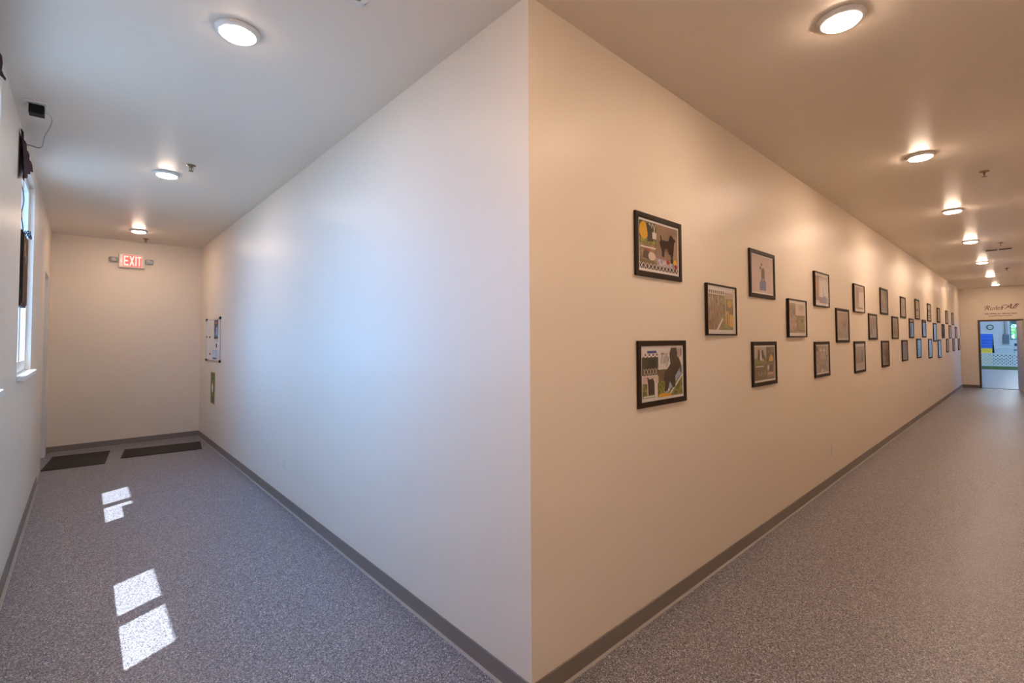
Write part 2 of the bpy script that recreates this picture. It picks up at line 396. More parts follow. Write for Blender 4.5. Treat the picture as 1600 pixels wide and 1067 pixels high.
# turf and lattice fence
tag(MB().box((31.06, -6, 0.0005), (39.9, 4.5, 0.022), M['turf'], 0.004, 1).build('turf'), 'green artificial turf covering the back of the hall floor', 'turf', kind='stuff')
LX = 34.1
lt = thing('lattice_fence', 'low white diagonal lattice fence across the hall', 'fence', (LX, 0, 0.022))
mb = MB(); ya, yb, za, zc = -3.0, 2.4, 0.06, 0.64; sl = zc - za; hw = 0.030
step = 0.15; k = ya - sl
while k < yb:
    for sgn, xo in ((1, 0.0), (-1, 0.008)):
        b0, b1 = (k, k + sl) if sgn > 0 else (k + sl, k)
        z0, z1 = za, zc
        pts = []
        # clip the slat against the ends
        def at(yv): return z0 + (yv - b0) / (b1 - b0) * (z1 - z0)
        e0, e1 = b0, b1
        lo_, hi_ = min(e0, e1), max(e0, e1)
        lo2, hi2 = max(lo_, ya + 0.03), min(hi_, yb - 0.03)
        if hi2 - lo2 > 0.05:
            mb.poly([(xo, lo2 - hw * 0.7, at(lo2) + hw * 0.7 * sgn), (xo, lo2 + hw * 0.7, at(lo2) - hw * 0.7 * sgn), (xo, hi2 + hw * 0.7, at(hi2) - hw * 0.7 * sgn), (xo, hi2 - hw * 0.7, at(hi2) + hw * 0.7 * sgn)], M['latt'], (0.007, 0, 0))
    k += step
mb.build('lattice_panel', lt)
MB().box((-0.012, ya, zc - 0.01), (0.028, yb, zc + 0.045), M['latt'], 0.004).build('top_rail', lt)
MB().box((-0.012, ya, 0.0), (0.028, yb, za + 0.02), M['latt'], 0.004).build('bottom_rail', lt)
for yy in (ya, yb):
    MB().box((-0.03, yy - 0.03, 0), (0.045, yy + 0.03, zc + 0.07), M['latt'], 0.005).build('post', lt)

# agility A-frame ramp
rp = thing('agility_ramp', 'blue and yellow dog agility A-frame behind the lattice fence', 'ramp', (37.2, 0.48, 0.07))
yw = 0.50; zt_ = 1.68
def ramp(sx, main, low, name):
    mb = MB(); L_ = 2.1
    n = Vector((-sx * zt_, 0, -L_)).normalized() * 0.04
    A = Vector((sx * L_, 0, 0)); B = Vector((0, 0, zt_)); C_ = A.lerp(B, 0.51)
    for p, q, m_ in ((A, C_, low), (C_, B, main)):
        mb.poly([(p.x, -yw, p.z), (p.x, yw, p.z), (q.x, yw, q.z), (q.x, -yw, q.z)], m_, n)
    for t in (0.14, 0.28, 0.42, 0.58, 0.68, 0.78, 0.88):
        p = A.lerp(B, t)
        mb.box((p.x - 0.014, -yw + 0.02, p.z - 0.012), (p.x + 0.014, yw - 0.02, p.z + 0.016), low if t < 0.5 else main)
    o = mb.build(name, rp); return o
ramp(-1, M['blue'], M['yellow'], 'ramp_panel'); tag(ramp(1, M['dgreen'], M['dgreen'], 'ramp_panel'), 'dark green far ramp panel')
MB().tube([(0, -yw - 0.02, zt_ + 0.01), (0, yw + 0.02, zt_ + 0.01)], 0.018, M['white']).build('ridge_hinge', rp)
for s_ in (-1, 1):
    MB().box((-1.40, s_ * (yw - 0.06) - 0.02, 0.50), (1.40, s_ * (yw - 0.06) + 0.02, 0.56), M['dgreen']).build('brace', rp)

# unseen lamps added under the hall ceiling to brighten the hall
M['hall_fill_lamp'] = mat('hall_fill_diffuser', (0.9, 0.9, 0.9), 0.4, emit=(0.80, 0.90, 1.0), estr=24)
for k, (hx_, hy_) in enumerate(((24.0, -1.2), (30.0, -1.2), (36.5, -1.2))):
    hl = thing('hall_fill_light', 'flat square fill lamp added in the hall, ' + ('nearest the corridor', 'over the bare hall floor', 'over the green turf')[k], 'ceiling light', (hx_, hy_, HZ), group='added hall fill lamps')
    MB().box((-0.62, -0.62, -0.06), (0.62, 0.62, -0.0005), M['white'], 0.006).build('housing', hl)
    MB().box((-0.58, -0.58, -0.066), (0.58, 0.58, -0.06), M['hall_fill_lamp']).build('diffuser', hl)

# wall clock, breaker panel, chair
ck = thing('wall_clock', 'round dark rimmed wall clock on the hall back wall', 'clock', (HX1, 0.185, 2.165))
MB().lathe([(0.135, -0.004), (0.155, -0.004), (0.158, -0.03), (0.145, -0.045), (0.118, -0.04), (0.118, -0.004)], M['dgreen'], 36, axis='x').build('rim', ck)
MB().lathe([(0.117, -0.005), (0.117, -0.02)], M['white'], 36, axis='x').build('dial', ck)
MB().box((-0.024, -0.004, -0.01), (-0.022, 0.004, 0.085), M['black']).box((-0.0245, -0.06, -0.004), (-0.0225, 0.01, 0.004), M['black']).build('hands', ck)
bp = thing('breaker_panel', 'grey breaker panel with conduit on the hall back wall', 'electrical panel', (HX1, -0.48, 1.16))
MB().box((-0.12, -0.135, 0), (-0.001, 0.135, 0.55), M['panel'], 0.006).build('cabinet', bp)
MB().box((-0.128, -0.115, 0.03), (-0.12, 0.115, 0.52), M['panel'], 0.003).build('panel_door', bp)
MB().tube([(-0.05, 0.03, 0.55), (-0.05, 0.03, 3.0)], 0.022, M['grey']).build('conduit', bp)
MB().tube([(-0.05, -0.05, 0.55), (-0.05, -0.05, 3.0)], 0.014, M['grey']).build('conduit', bp)
ch = thing('folding_chair', 'dark seated folding chair below the hall window', 'chair', (38.6, -1.02, 0.0235))
MB().box((-0.2, -0.22, 0.75), (0.2, 0.22, 0.80), M['navy'], 0.012).build('seat', ch)
MB().box((0.2, -0.2, 1.0), (0.225, 0.2, 1.16), M['navy'], 0.008).build('backrest', ch)
for sx in (-1, 1):
    for sy in (-1, 1):
        MB().tube([(sx * 0.2, sy * 0.2, 0), (sx * 0.17, sy * 0.19, 0.76)] + ([(0.21, sy * 0.19, 1.14)] if sx > 0 else []), 0.013, M['grey']).build('leg', ch)

# tree outside the hall window
tr = thing('tree', 'leafy green tree outside the hall window', 'tree', (46.0, -1.6, -0.13))
MB().tube([(0, 0, 0), (0.05, 0.03, 1.2), (0.0, 0.1, 2.6)], 0.12, M['bark'], 10).build('trunk', tr)
mb = MB(); i_ = mb.mi(M['leaf'])
for k in range(2600):
    while True:
        v = Vector((random.uniform(-1, 1), random.uniform(-1, 1), random.uniform(-1, 1)))
        if 0.25 < v.length < 1: break
    c = Vector((0, 0, 2.6)) + Vector((v.x * 1.8, v.y * 2.4, v.z * 2.0))
    n = Vector((random.gauss(0, 1), random.gauss(0, 1), random.gauss(0, 1))).normalized(); s = n.orthogonal().normalized(); t = n.cross(s); q = random.uniform(0.10, 0.17)
    f = mb.bm.faces.new([mb.bm.verts.new(c + s * q), mb.bm.verts.new(c + t * q * 0.5 + n * 0.02), mb.bm.verts.new(c - s * q), mb.bm.verts.new(c - t * q * 0.5 + n * 0.02)]); f.material_index = i_
mb.build('crown', tr)

# ------------------------------------------------------------------ ceiling fixtures
def copy_thing(src, loc, label, group=None, rot=None):
    r = src.copy(); COL.objects.link(r); r.location = loc; r['label'] = label
    if group: r['group'] = group
    if rot: r.rotation_euler = rot
    for c in src.children:
        d = c.copy(); COL.objects.link(d); d.parent = r
        for g in c.children:
            e = g.copy(); COL.objects.link(e); e.parent = d
    return r

LG = 'round LED downlights along the corridor ceilings'
ring_me = None; bulbs = {}
def downlight(x, y, strength, label):
    global ring_me
    o = thing('ceiling_light', label, 'ceiling light', (x, y, H), group=LG)
    if ring_me is None:
        r = MB().lathe([(0.080, -0.0005), (0.097, -0.0005), (0.0985, -0.005), (0.095, -0.013), (0.081, -0.0225), (0.0755, -0.0225), (0.0755, -0.006)], M['white'], 56).build('trim_ring', o)
        ring_me = r.data
    else:
        r = bpy.data.objects.new('trim_ring', ring_me); COL.objects.link(r); r.parent = o
    if strength not in bulbs: bulbs[strength] = mat('lit_diffuser', (0.9, 0.9, 0.9), 0.4, emit=LAMP_COL, estr=strength)
    MB().lathe([(0.0745, -0.010), (0.0745, -0.0235), (0.071, -0.0285), (0.055, -0.033), (0.03, -0.0355), (0.004, -0.036)], bulbs[strength], 48).build('diffuser', o)
for args in ((-0.887, 1.122, 85, 'large lit downlight near the top of the bluish left ceiling'),
             (-0.884, 3.767, 135, 'lit downlight beside the first sprinkler of the left corridor ceiling'),
             (-0.880, 6.72, 200, 'lit downlight in front of the exit sign wall'),
             (-0.885, -0.885, 315, 'added lit downlight where the corridors meet, unseen above the viewer'),  # unseen lamp, added to brighten the walls around the corner
             (1.205, -0.885, 185, 'largest lit downlight at the top right, over the first picture'),
             (3.70, -0.875, 250, 'second lit downlight of the long corridor, left of the near sprinkler'),
             (6.20, -0.868, 290, 'third lit downlight of the long corridor, beyond the near sprinkler'),
             (8.85, -0.860, 315, 'lit downlight just before the slot air diffuser of the long corridor'),
             (11.88, -0.845, 315, 'lit downlight just beyond the slot air diffuser'),
             (14.90, -0.838, 315, 'second farthest lit downlight of the long corridor'),
             (17.75, -0.828, 180, 'farthest lit downlight, above the wall lettering')):
    downlight(*args)

SG = 'fire sprinklers in the corridor ceilings'
s0 = thing('fire_sprinkler', 'pendent sprinkler beside the second downlight of the left ceiling', 'sprinkler', (-0.755, 3.385, H), group=SG)
MB().lathe([(0.008, -0.0005), (0.036, -0.0005), (0.034, -0.006), (0.018, -0.011), (0.008, -0.011)], M['brass'], 24).build('escutcheon', s0)
MB().lathe([(0.009, -0.010), (0.010, -0.022), (0.007, -0.026), (0.003, -0.046), (0.003, -0.050)], M['brass'], 14).tube([(-0.012, 0, -0.018), (-0.016, 0, -0.034), (-0.004, 0, -0.05)], 0.003, M['brass']).tube([(0.012, 0, -0.018), (0.016, 0, -0.034), (0.004, 0, -0.05)], 0.003, M['brass']).build('body', s0)
MB().lathe([(0.004, -0.050), (0.019, -0.050), (0.019, -0.0525), (0.004, -0.0525)], M['brass'], 20).build('deflector', s0)
for x, y, lab in ((-0.755, 7.32, 'small sprinkler close to the exit sign wall'), (4.63, -1.207, 'large dark sprinkler on the long corridor ceiling'),
                  (9.40, -1.17, 'sprinkler just before the slot air diffuser'), (13.52, -1.147, 'farthest sprinkler of the long corridor')):
    copy_thing(s0, (x, y, H), lab)

dv = thing('slot_diffuser', 'two slot air diffuser in the far part of the long corridor ceiling', 'air vent', (10.18, -1.11, H))
MB().box((-0.06, -0.20, -0.006), (0.06, 0.17, -0.0005), M['ceil'], 0.002).build('face_plate', dv)
for y0, y1 in ((-0.17, -0.02), (0.0, 0.14)):
    MB().box((-0.045, y0, -0.014), (-0.01, y1, -0.006), M['slot']).box((0.005, y0, -0.014), (0.04, y1, -0.006), M['slot']).build('slot', dv)
wv = thing('air_vent', 'small white air vent cut off by the top edge of the photo', 'air vent', (-0.63, 0.40, H))
MB().box((-0.12, -0.15, -0.010), (0.12, -0.125, -0.0005), M['white'], 0.002).box((-0.12, 0.125, -0.010), (0.12, 0.15, -0.0005), M['white'], 0.002).box((-0.12, -0.125, -0.010), (-0.095, 0.125, -0.0005), M['white'], 0.002).box((0.095, -0.125, -0.010), (0.12, 0.125, -0.0005), M['white'], 0.002).build('vent_frame', wv)
MB().box((-0.095, -0.125, -0.002), (0.095, 0.125, -0.0005), M['slot']).build('backing', wv)
mb = MB()
for k in range(9): mb.poly([(-0.095, -0.115 + k * 0.027, -0.009), (0.095, -0.115 + k * 0.027, -0.009), (0.095, -0.103 + k * 0.027, -0.003), (-0.095, -0.103 + k * 0.027, -0.003)], M['white'], (0, 0.001, -0.001))
mb.build('louvre', wv)

# ------------------------------------------------------------------ things at the left windows
op = thing('ceiling_outlet', 'white outlet plate on the ceiling above the second window', 'outlet', (-1.672, 2.765, H))
MB().box((-0.058, -0.036, -0.006), (0.058, 0.036, -0.0005), M['plate'], 0.002).build('cover_plate', op)
MB().box((-0.035, -0.014, -0.0075), (-0.01, 0.014, -0.006), M['grey']).build('socket', op)
pa = thing('power_adapter', 'black power adapter plugged in at the ceiling with a looping cord', 'power adapter', (-1.664, 2.79, H))
MB().box((-0.036, -0.03, -0.066), (0.036, 0.045, -0.0085), M['black'], 0.004).build('body', pa)
cp = [(-1.630, 2.81, 3.018), (-1.608, 2.878, 3.030), (-1.600, 2.956, 3.022), (-1.616, 3.033, 2.990), (-1.640, 3.111, 2.956), (-1.655, 3.189, 2.909), (-1.678, 3.267, 2.913), (-1.715, 3.344, 2.941), (-1.742, 3.422, 2.965), (-1.762, 3.50, 2.975)]
MB().tube(smooth_path([Vector(p) - Vector((-1.664, 2.79, H)) for p in cp]), 0.0028, M['cord']).build('cord', pa)

cl = MB()
i_ = cl.mi(M['maroon']); N1, N2 = 14, 8; grid = []
for r in range(N2 + 1):
    row = []
    for k in range(N1 + 1):
        t = k / N1; yv = 3.14 + 0.86 * t; ztop = 2.985 - 0.02 * t; drop = 0.31 * (1 - t) ** 1.15 + 0.045
        s = r / N2
        row.append(cl.bm.verts.new((WL + 0.012 + 0.007 * math.sin(t * 23 + s * 2) + 0.014 * s, yv, ztop - drop * s + 0.006 * math.sin(t * 19) * s)))
    grid.append(row)
for r in range(N2):
    for k in range(N1):
        f = cl.bm.faces.new((grid[r][k], grid[r][k + 1], grid[r + 1][k + 1], grid[r + 1][k])); f.material_index = i_; f.smooth = True
dr = cl.build('window_drape'); md = dr.modifiers.new('thick', 'SOLIDIFY'); md.thickness = 0.004; md.offset = 1
tag(dr, 'dark maroon lace drape bunched at the top of the second window', 'drape')
cl = MB(); i_ = cl.mi(M['maroon']); grid = []
for r in range(5):
    grid.append([cl.bm.verts.new((WL + 0.012 + 0.010 * math.sin(k * 1.7 + r), 1.3 + 0.86 * k / 10, 2.985 - 0.02 * k / 10 - (0.20 * (1 - k / 10) + 0.05) * r / 4)) for k in range(11)])
for r in range(4):
    for k in range(10):
        f = cl.bm.faces.new((grid[r][k], grid[r][k + 1], grid[r + 1][k + 1], grid[r + 1][k])); f.material_index = i_; f.smooth = True
dr2 = cl.build('window_drape'); md = dr2.modifiers.new('thick', 'SOLIDIFY'); md.thickness = 0.004; md.offset = 1
tag(dr2, 'dark maroon drape tip at the upper left edge, over the nearer window', 'drape')

hs = thing('hanging_sign', 'dark box sign hanging edge-on in the second window', 'sign', (WL - 0.012, 3.5, 1.80))
mb = MB(); mb.box((-0.018, 0, 0), (0.018, 0.42, 0.56), M['black'], 0.008); mb.build('housing', hs)
MB().box((0.018, 0.03, 0.02), (0.024, 0.40, 0.54), M['signbrown'], 0.002).build('face', hs)
for k, zz in enumerate((0.06, 0.19, 0.24, 0.30, 0.47)):
    MB().box((-0.012, -0.002, zz), (-0.002 + 0.006 * (k % 2), 0.001, zz + 0.012), M['plate']).build('marking', hs)
MB().box((0.024, 0.10, 0.38), (0.026, 0.16, 0.48), M['brass'], 0.0005).box((0.024, 0.20, 0.33), (0.026, 0.24, 0.40), M['brass'], 0.0005).build('sticker', hs)
wp = []
for k in range(26):
    t = k / 25
    wp.append((0.004 + 0.006 * math.sin(t * 15), 0.10 + 0.06 * t + 0.035 * math.sin(t * 13), 1.115 - 0.56 * t))
MB().tube(smooth_path(wp, 3), 0.003, M['dcord']).build('cord', hs)
lp = [(0.02 + 0.022 * math.sin(k * 1.1), 0.28 + 0.05 * math.cos(k * 1.7) + 0.008 * k, 0.57 + 0.03 * math.sin(k * 2.3)) for k in range(14)]
MB().tube(smooth_path(lp, 4), 0.004, M['dcord']).build('cord_bundle', hs)

# ------------------------------------------------------------------ exit sign
ex = thing('exit_sign', 'lit red EXIT sign with two lamp heads on the end wall', 'exit sign', (-0.892, LB, 2.636), rot=(0, 0, 0))
MB().box((-0.155, -0.055, 0), (0.155, -0.001, 0.208), M['plate'], 0.012, 3).build('housing', ex)
MB().box((-0.105, -0.0585, 0.022), (0.115, -0.055, 0.190), M['red'], 0.001, 1).build('face_panel', ex)
def bars(bl, x0, wd, hh, z0):
    mb = MB()
    for quad in bl:
        mb.poly([(x0 + u * wd, -0.0587, z0 + v * hh) for u, v in quad], M['letter'], (0, -0.002, 0))
    return mb
def rc(u0, v0, u1, v1): return [(u0, v0), (u1, v0), (u1, v1), (u0, v1)]
Eq = [rc(0, 0, .3, 1), rc(.3, 0, 1, .17), rc(.3, .415, .9, .585), rc(.3, .83, 1, 1)]
Xq = [[(0, 0), (.3, 0), (1, 1), (.7, 1)], [(.7, 0), (1, 0), (.3, 1), (0, 1)]]
Iq = [rc(0, 0, 1, 1)]
Tq = [rc(0, .83, 1, 1), rc(.36, 0, .64, .83)]
for bl, x0, wd in ((Eq, -0.096, 0.056), (Xq, -0.032, 0.062), (Iq, 0.038, 0.017), (Tq, 0.061, 0.050)):
    bars(bl, x0, wd, 0.148, 0.032).build('letter', ex)
MB().poly([(-0.142, -0.0552, 0.106), (-0.118, -0.0552, 0.136), (-0.110, -0.0552, 0.130), (-0.128, -0.0552, 0.106), (-0.110, -0.0552, 0.082), (-0.118, -0.0552, 0.076)], M['letter'], (0, -0.002, 0)).build('arrow', ex)
for sx in (-1, 1):
    hd = MB().box((sx * 0.212 - 0.052, -0.05, 0.075), (sx * 0.212 + 0.052, -0.008, 0.150), M['grey'], 0.018, 3).build('lamp_head', ex)
    MB().lathe([(0.030, -0.049), (0.032, -0.054), (0.024, -0.058), (0.003, -0.059)], M['lens'], 24, (sx * 0.212, 0, 0.112), axis='y').build('lens', hd)
    MB().box((min(sx * 0.150, sx * 0.168), -0.035, 0.095), (max(sx * 0.150, sx * 0.168), -0.015, 0.13), M['grey'], 0.004).build('bracket', ex)

# ------------------------------------------------------------------ whiteboard, papers, green sign, outlets
bd = thing('whiteboard', 'small aluminium framed whiteboard on the bluish wall near the corner', 'whiteboard', (0, 6.6, 1.25))
y0, y1, hb = -0.475, 0.475, 0.605
MB().box((-0.012, y0 + 0.012, 0.012), (-0.001, y1 - 0.012, hb - 0.012), M['board']).build('writing_surface', bd)
MB().box((-0.018, y0, 0), (-0.001, y1, 0.014), M['alum'], 0.002).box((-0.018, y0, hb - 0.014), (-0.001, y1, hb), M['alum'], 0.002).box((-0.018, y0, 0.014), (-0.001, y0 + 0.014, hb - 0.014), M['alum'], 0.002).box((-0.018, y1 - 0.014, 0.014), (-0.001, y1, hb - 0.014), M['alum'], 0.002).build('board_frame', bd)
for yy in (y0, y1):
    for zz in (0, hb):
        MB().box((-0.023, yy - 0.024, zz - 0.018), (-0.001, yy + 0.024, zz + 0.018), M['black'], 0.005).build('corner_cap', bd)
px = -0.0125
def paper(name, label, cat, ya, yb, za, zb_, build):
    """a sheet on the board: local frame y along the wall, z up"""
    mb = MB(); mb.box((-0.0012, 0, 0), (0, yb - ya, zb_ - za), M['paper']); build(mb, yb - ya, zb_ - za)
    return tag(mb.build(name, None, (px, ya, za)), label, cat)
def sheetpoly(mb, w_, h_, uv, m_, lift): mb.poly([(-0.0012 - lift, (1 - u) * w_, v * h_) for u, v in uv], m_, (-0.0003, 0, 0))
C_ = {k: mat('print_' + k, v, 0.55) for k, v in dict(navy=(0.02, 0.025, 0.10), teal=(0.06, 0.22, 0.33), purple=(0.13, 0.04, 0.16), rose=(0.45, 0.13, 0.12), sky=(0.42, 0.56, 0.80), black=(0.02, 0.02, 0.025)).items()}
def b1(mb, w_, h_):
    for uv, m_ in ((rc(0, 0, 1, 1), C_['teal']), (rc(0, .72, 1, 1), C_['navy']), (rc(0, 0, 1, .12), C_['black']), (rc(.1, .35, .45, .75), C_['purple']), (rc(.5, .2, .85, .62), C_['sky']), (rc(.2, .78, .75, .93), C_['rose'])): 
        b1.k += 1; sheetpoly(mb, w_, h_, uv, m_, 0.0004 * b1.k)
b1.k = 0
paper('poster', 'dark blue and purple poster on the whiteboard', 'poster', 6.24, 6.50, 1.563, 1.830, b1)
def b2(mb, w_, h_):
    sheetpoly(mb, w_, h_, rc(.04, .04, .96, .96), C_['sky'], 0.0003); sheetpoly(mb, w_, h_, rc(.15, .02, .85, .14), C_['navy'], 0.0007)
    for k in range(4): sheetpoly(mb, w_, h_, rc(.15, .3 + .14 * k, .8 - .1 * (k % 2), .35 + .14 * k), M['paper'], 0.0007)
paper('flyer', 'pale blue flyer at the bottom right of the whiteboard', 'flyer', 6.275, 6.63, 1.272, 1.415, b2)
def b3(mb, w_, h_):
    sheetpoly(mb, w_, h_, [(.3, .1), (.8, .1), (.85, .7), (.5, .95), (.2, .6)], C_['black'], 0.0003)
paper('photo_print', 'small photo with a dark shape between poster and flyer', 'photo', 6.265, 6.42, 1.425, 1.515, b3)
for k, (yy, zz, m_, lab) in enumerate(((7.04, 1.597, M['black'], 'black round magnet at the left edge of the whiteboard'), (6.806, 1.591, M['black'], 'black round magnet in the left half of the whiteboard'), (6.787, 1.341, M['redplastic'], 'red round magnet low on the whiteboard'))):
    tag(MB().lathe([(0.014, -0.0005), (0.015, -0.005), (0.011, -0.009), (0.002, -0.0095)], m_, 20, axis='x').build('magnet', None, (px, yy, zz)), lab, 'magnet', 'magnets on the whiteboard')
gs = thing('wall_sign', 'narrow olive green sign below the whiteboard', 'sign', (0, 6.48, 0.625))
MB().box((-0.006, 0, 0), (-0.001, 0.262, 0.452), M['olive'], 0.001).build('plate', gs)
mb = MB(); mb.poly([(-0.0062, 0.131 + 0.05 * math.cos(t_), 0.226 + 0.065 * math.sin(t_)) for t_ in [2 * PI * k / 24 for k in range(24)]], M['paper'], (-0.0008, 0, 0)); mb.build('badge', gs)
mb = MB()
for zz in (0.03, 0.058, 0.086, 0.345, 0.373, 0.41):
    mb.box((-0.0068, 0.03, zz), (-0.006, 0.232, zz + 0.015), M['dolive'])
for yy in (0.022, 0.226): mb.box((-0.0068, yy, 0.12), (-0.006, yy + 0.014, 0.33), M['dolive'])
mb.build('printed_bars', gs)

OG = 'wall outlets'
def outlet(loc, rot, label):
    o = thing('wall_outlet', label, 'outlet', loc, rot, OG)     # local: plate faces -Y
    MB().box((-0.036, -0.006, 0), (0.036, -0.0005, 0.116), M['plate'], 0.002).build('cover_plate', o)
    for z in (0.022, 0.066):
        s = MB().box((-0.017, -0.0085, z), (0.017, -0.006, z + 0.028), M['plate'], 0.002).build('socket', o)
        MB().box((-0.008, -0.0088, z + 0.010), (-0.005, -0.0083, z + 0.02), M['slot']).box((0.005, -0.0088, z + 0.010), (0.008, -0.0083, z + 0.02), M['slot']).build('slot', s)
    return o
outlet((0, 3.30, 0.325), (0, 0, -PI / 2), 'white outlet low on the bluish left face')
outlet((4.49, 0, 0.295), None, 'outlet low on the picture wall below the middle of the rows')
outlet((11.74, 0, 0.355), None, 'tiny far outlet low on the picture wall near the doorway')

# ------------------------------------------------------------------ mats
def floor_mat_obj(cx, cy, w_, d_, rz, label):
    o = thing('floor_mat', label, 'mat', (cx, cy, 0), (0, 0, rz), 'dark entrance mats')
    mb = MB(); t = 0.007
    mb.box((-w_ / 2, -d_ / 2, 0), (w_ / 2, -d_ / 2 + 0.03, t), M['border'], 0.002); mb.box((-w_ / 2, d_ / 2 - 0.03, 0), (w_ / 2, d_ / 2, t), M['border'], 0.002)
    mb.box((-w_ / 2, -d_ / 2 + 0.03, 0), (-w_ / 2 + 0.03, d_ / 2 - 0.03, t), M['border'], 0.002); mb.box((w_ / 2 - 0.03, -d_ / 2 + 0.03, 0), (w_ / 2, d_ / 2 - 0.03, t), M['border'], 0.002)
    mb.build('border', o)
    MB().box((-w_ / 2 + 0.03, -d_ / 2 + 0.03, 0), (w_ / 2 - 0.03, d_ / 2 - 0.03, 0.009), M['rubber']).build('ribbed_pile', o)
floor_mat_obj(-1.437, 6.87, 0.582, 0.87, -0.09, 'dark brown mat in front of the side door')
floor_mat_obj(-0.547, 6.86, 0.895, 0.60, -0.12, 'dark brown mat against the left face baseboard')

# ------------------------------------------------------------------ lettering over the far doorway
sg = thing('wall_lettering', 'brown script lettering over the far doorway', 'lettering', (XE, -0.875, 2.16), (0, 0, -PI / 2))
def put_text(body, size, shear, x, z, name, sy=1.0):
    me = text_mesh(body, size, shear, 0.0008); me.materials.append(M['ink'])
    o = bpy.data.objects.new(name, me); COL.objects.link(o); o.parent = sg
    o.location = (x, -0.0015, z); o.rotation_euler = (PI / 2, 0, 0); o.scale = (1, sy, 1)
put_text('Rules', 0.18, 0.55, -0.15, 0.20, 'script_word'); put_text('All', 0.21, 0.6, 0.20, 0.22, 'script_word')
def strokes(pl, r, name, parent, m_, yo=-0.002):
    for pts in pl: MB().tube(smooth_path([(p[0], yo, p[1]) for p in pts], 5), r, m_, 6).build(name, parent)
strokes([[(-0.33, 0.27), (-0.30, 0.31), (-0.26, 0.34)], [(0.06, 0.25), (0.03, 0.29), (0.10, 0.34), (0.18, 0.30)], [(0.26, 0.22), (0.30, 0.30), (0.36, 0.37)]], 0.006, 'flourish', sg, M['ink'])
xx = -0.33
for nch in (5, 7, 4, 9, 6):
    mb = MB(); mb.box((xx, -0.0018, 0.082), (xx + nch * 0.02 - 0.006, -0.0006, 0.087), M['ink'])
    for k in range(nch):
        hh = random.uniform(0.022, 0.030); wd = random.uniform(0.008, 0.014)
        mb.box((xx + k * 0.02, -0.0022, 0.085 - hh / 2), (xx + k * 0.02 + wd, -0.0006, 0.085 + hh / 2), M['ink'])
    mb.build('small_word', sg); xx += nch * 0.02 + 0.014
strokes([[(-0.25, 0.02), (-0.15, 0.012), (-0.08, 0.03), (0.0, 0.02), (0.06, 0.028), (0.12, 0.018), (0.24, 0.022)]], 0.006, 'flourish', sg, M['ink'])

# ------------------------------------------------------------------ framed pictures
P = {k: mat('ink_' + k, v, 0.6, spec=0.15) for k, v in dict(
    brown=(0.11, 0.055, 0.03), dkbrown=(0.045, 0.022, 0.014), black=(0.016, 0.013, 0.012), yellow=(0.80, 0.44, 0.015), gold=(0.60, 0.36, 0.04),
    green=(0.14, 0.15, 0.025), dkgreen=(0.05, 0.055, 0.015), olive=(0.17, 0.12, 0.045), white=(0.86, 0.83, 0.81), cream=(0.58, 0.48, 0.40), pink=(0.76, 0.60, 0.57),
    lav=(0.42, 0.33, 0.45), red=(0.42, 0.06, 0.035), blue=(0.12, 0.18, 0.48), sky=(0.38, 0.50, 0.64), ltblue=(0.45, 0.50, 0.58), grey=(0.32, 0.28, 0.26), tan=(0.33, 0.20, 0.12), orange=(0.50, 0.20, 0.07), purple=(0.20, 0.16, 0.36), royal=(0.03, 0.06, 0.35)).items()}
MT = dict(
    grass=mottle('ink_grass', [(0.10, 0.12, 0.010), (0.33, 0.32, 0.04)], 60),
    weave=mottle('ink_weave', [(0.10, 0.045, 0.02), (0.42, 0.26, 0.13), (0.20, 0.10, 0.05)], 60, stretch=(1, 1, 0.25)),
    studio=mottle('ink_studio', [(0.26, 0.155, 0.095), (0.34, 0.21, 0.13)], 8),
    pinkish=mottle('ink_pinkish', [(0.22, 0.12, 0.09), (0.50, 0.30, 0.24), (0.36, 0.24, 0.16)], 34),
    silver=mottle('ink_silver', [(0.16, 0.12, 0.10), (0.52, 0.44, 0.40), (0.30, 0.24, 0.20)], 30),
    warm=mottle('ink_warm', [(0.14, 0.07, 0.035), (0.46, 0.30, 0.16)], 30),
    ruddy=mottle('ink_ruddy', [(0.12, 0.05, 0.035), (0.40, 0.20, 0.14), (0.46, 0.36, 0.30)], 28),
    cool=mottle('ink_cool', [(0.16, 0.17, 0.20), (0.48, 0.48, 0.52), (0.26, 0.18, 0.15)], 28))
P.update(MT)

def ell(cx, cy, rx, ry, n=16): return [(cx + rx * math.cos(2 * PI * k / n), cy + ry * math.sin(2 * PI * k / n)) for k in range(n)]
def dog_side(x, y, s, flip=1):
    """standing dog in profile, a closed outline about 1 wide"""
    q = [(0, .62), (.06, .70), (.02, .90), (.07, .92), (.11, .72), (.55, .74), (.64, .86), (.66, 1.0), (.73, .92), (.84, .86), (.86, .78), (.74, .74), (.70, .60), (.70, 0), (.60, 0), (.58, .36), (.26, .38), (.22, 0), (.12, 0), (.10, .30), (.04, .44)]
    return [(x + (u if flip > 0 else 1 - u) * s, y + v * s) for u, v in q]
def dog_sit(x, y, s, w=0.55):
    q = [(.05, 0), (.95, 0), (1, .22), (.86, .52), (.78, .70), (.92, .86), (.80, .96), (.62, 1.0), (.46, .96), (.40, .80), (.24, .62), (.08, .30)]
    return [(x + u * s * w, y + v * s) for u, v in q]
def xlat(x0, y0, x1, y1, n, th):
    out = []; d = (x1 - x0) / n
    for k in range(n):
        a0, a1 = x0 + k * d, x0 + (k + 1) * d
        out += [[(a0, y0), (a0 + th, y0), (a1, y1), (a1 - th, y1)], [(a1 - th, y0), (a1, y0), (a0 + th, y1), (a0, y1)]]
    return out
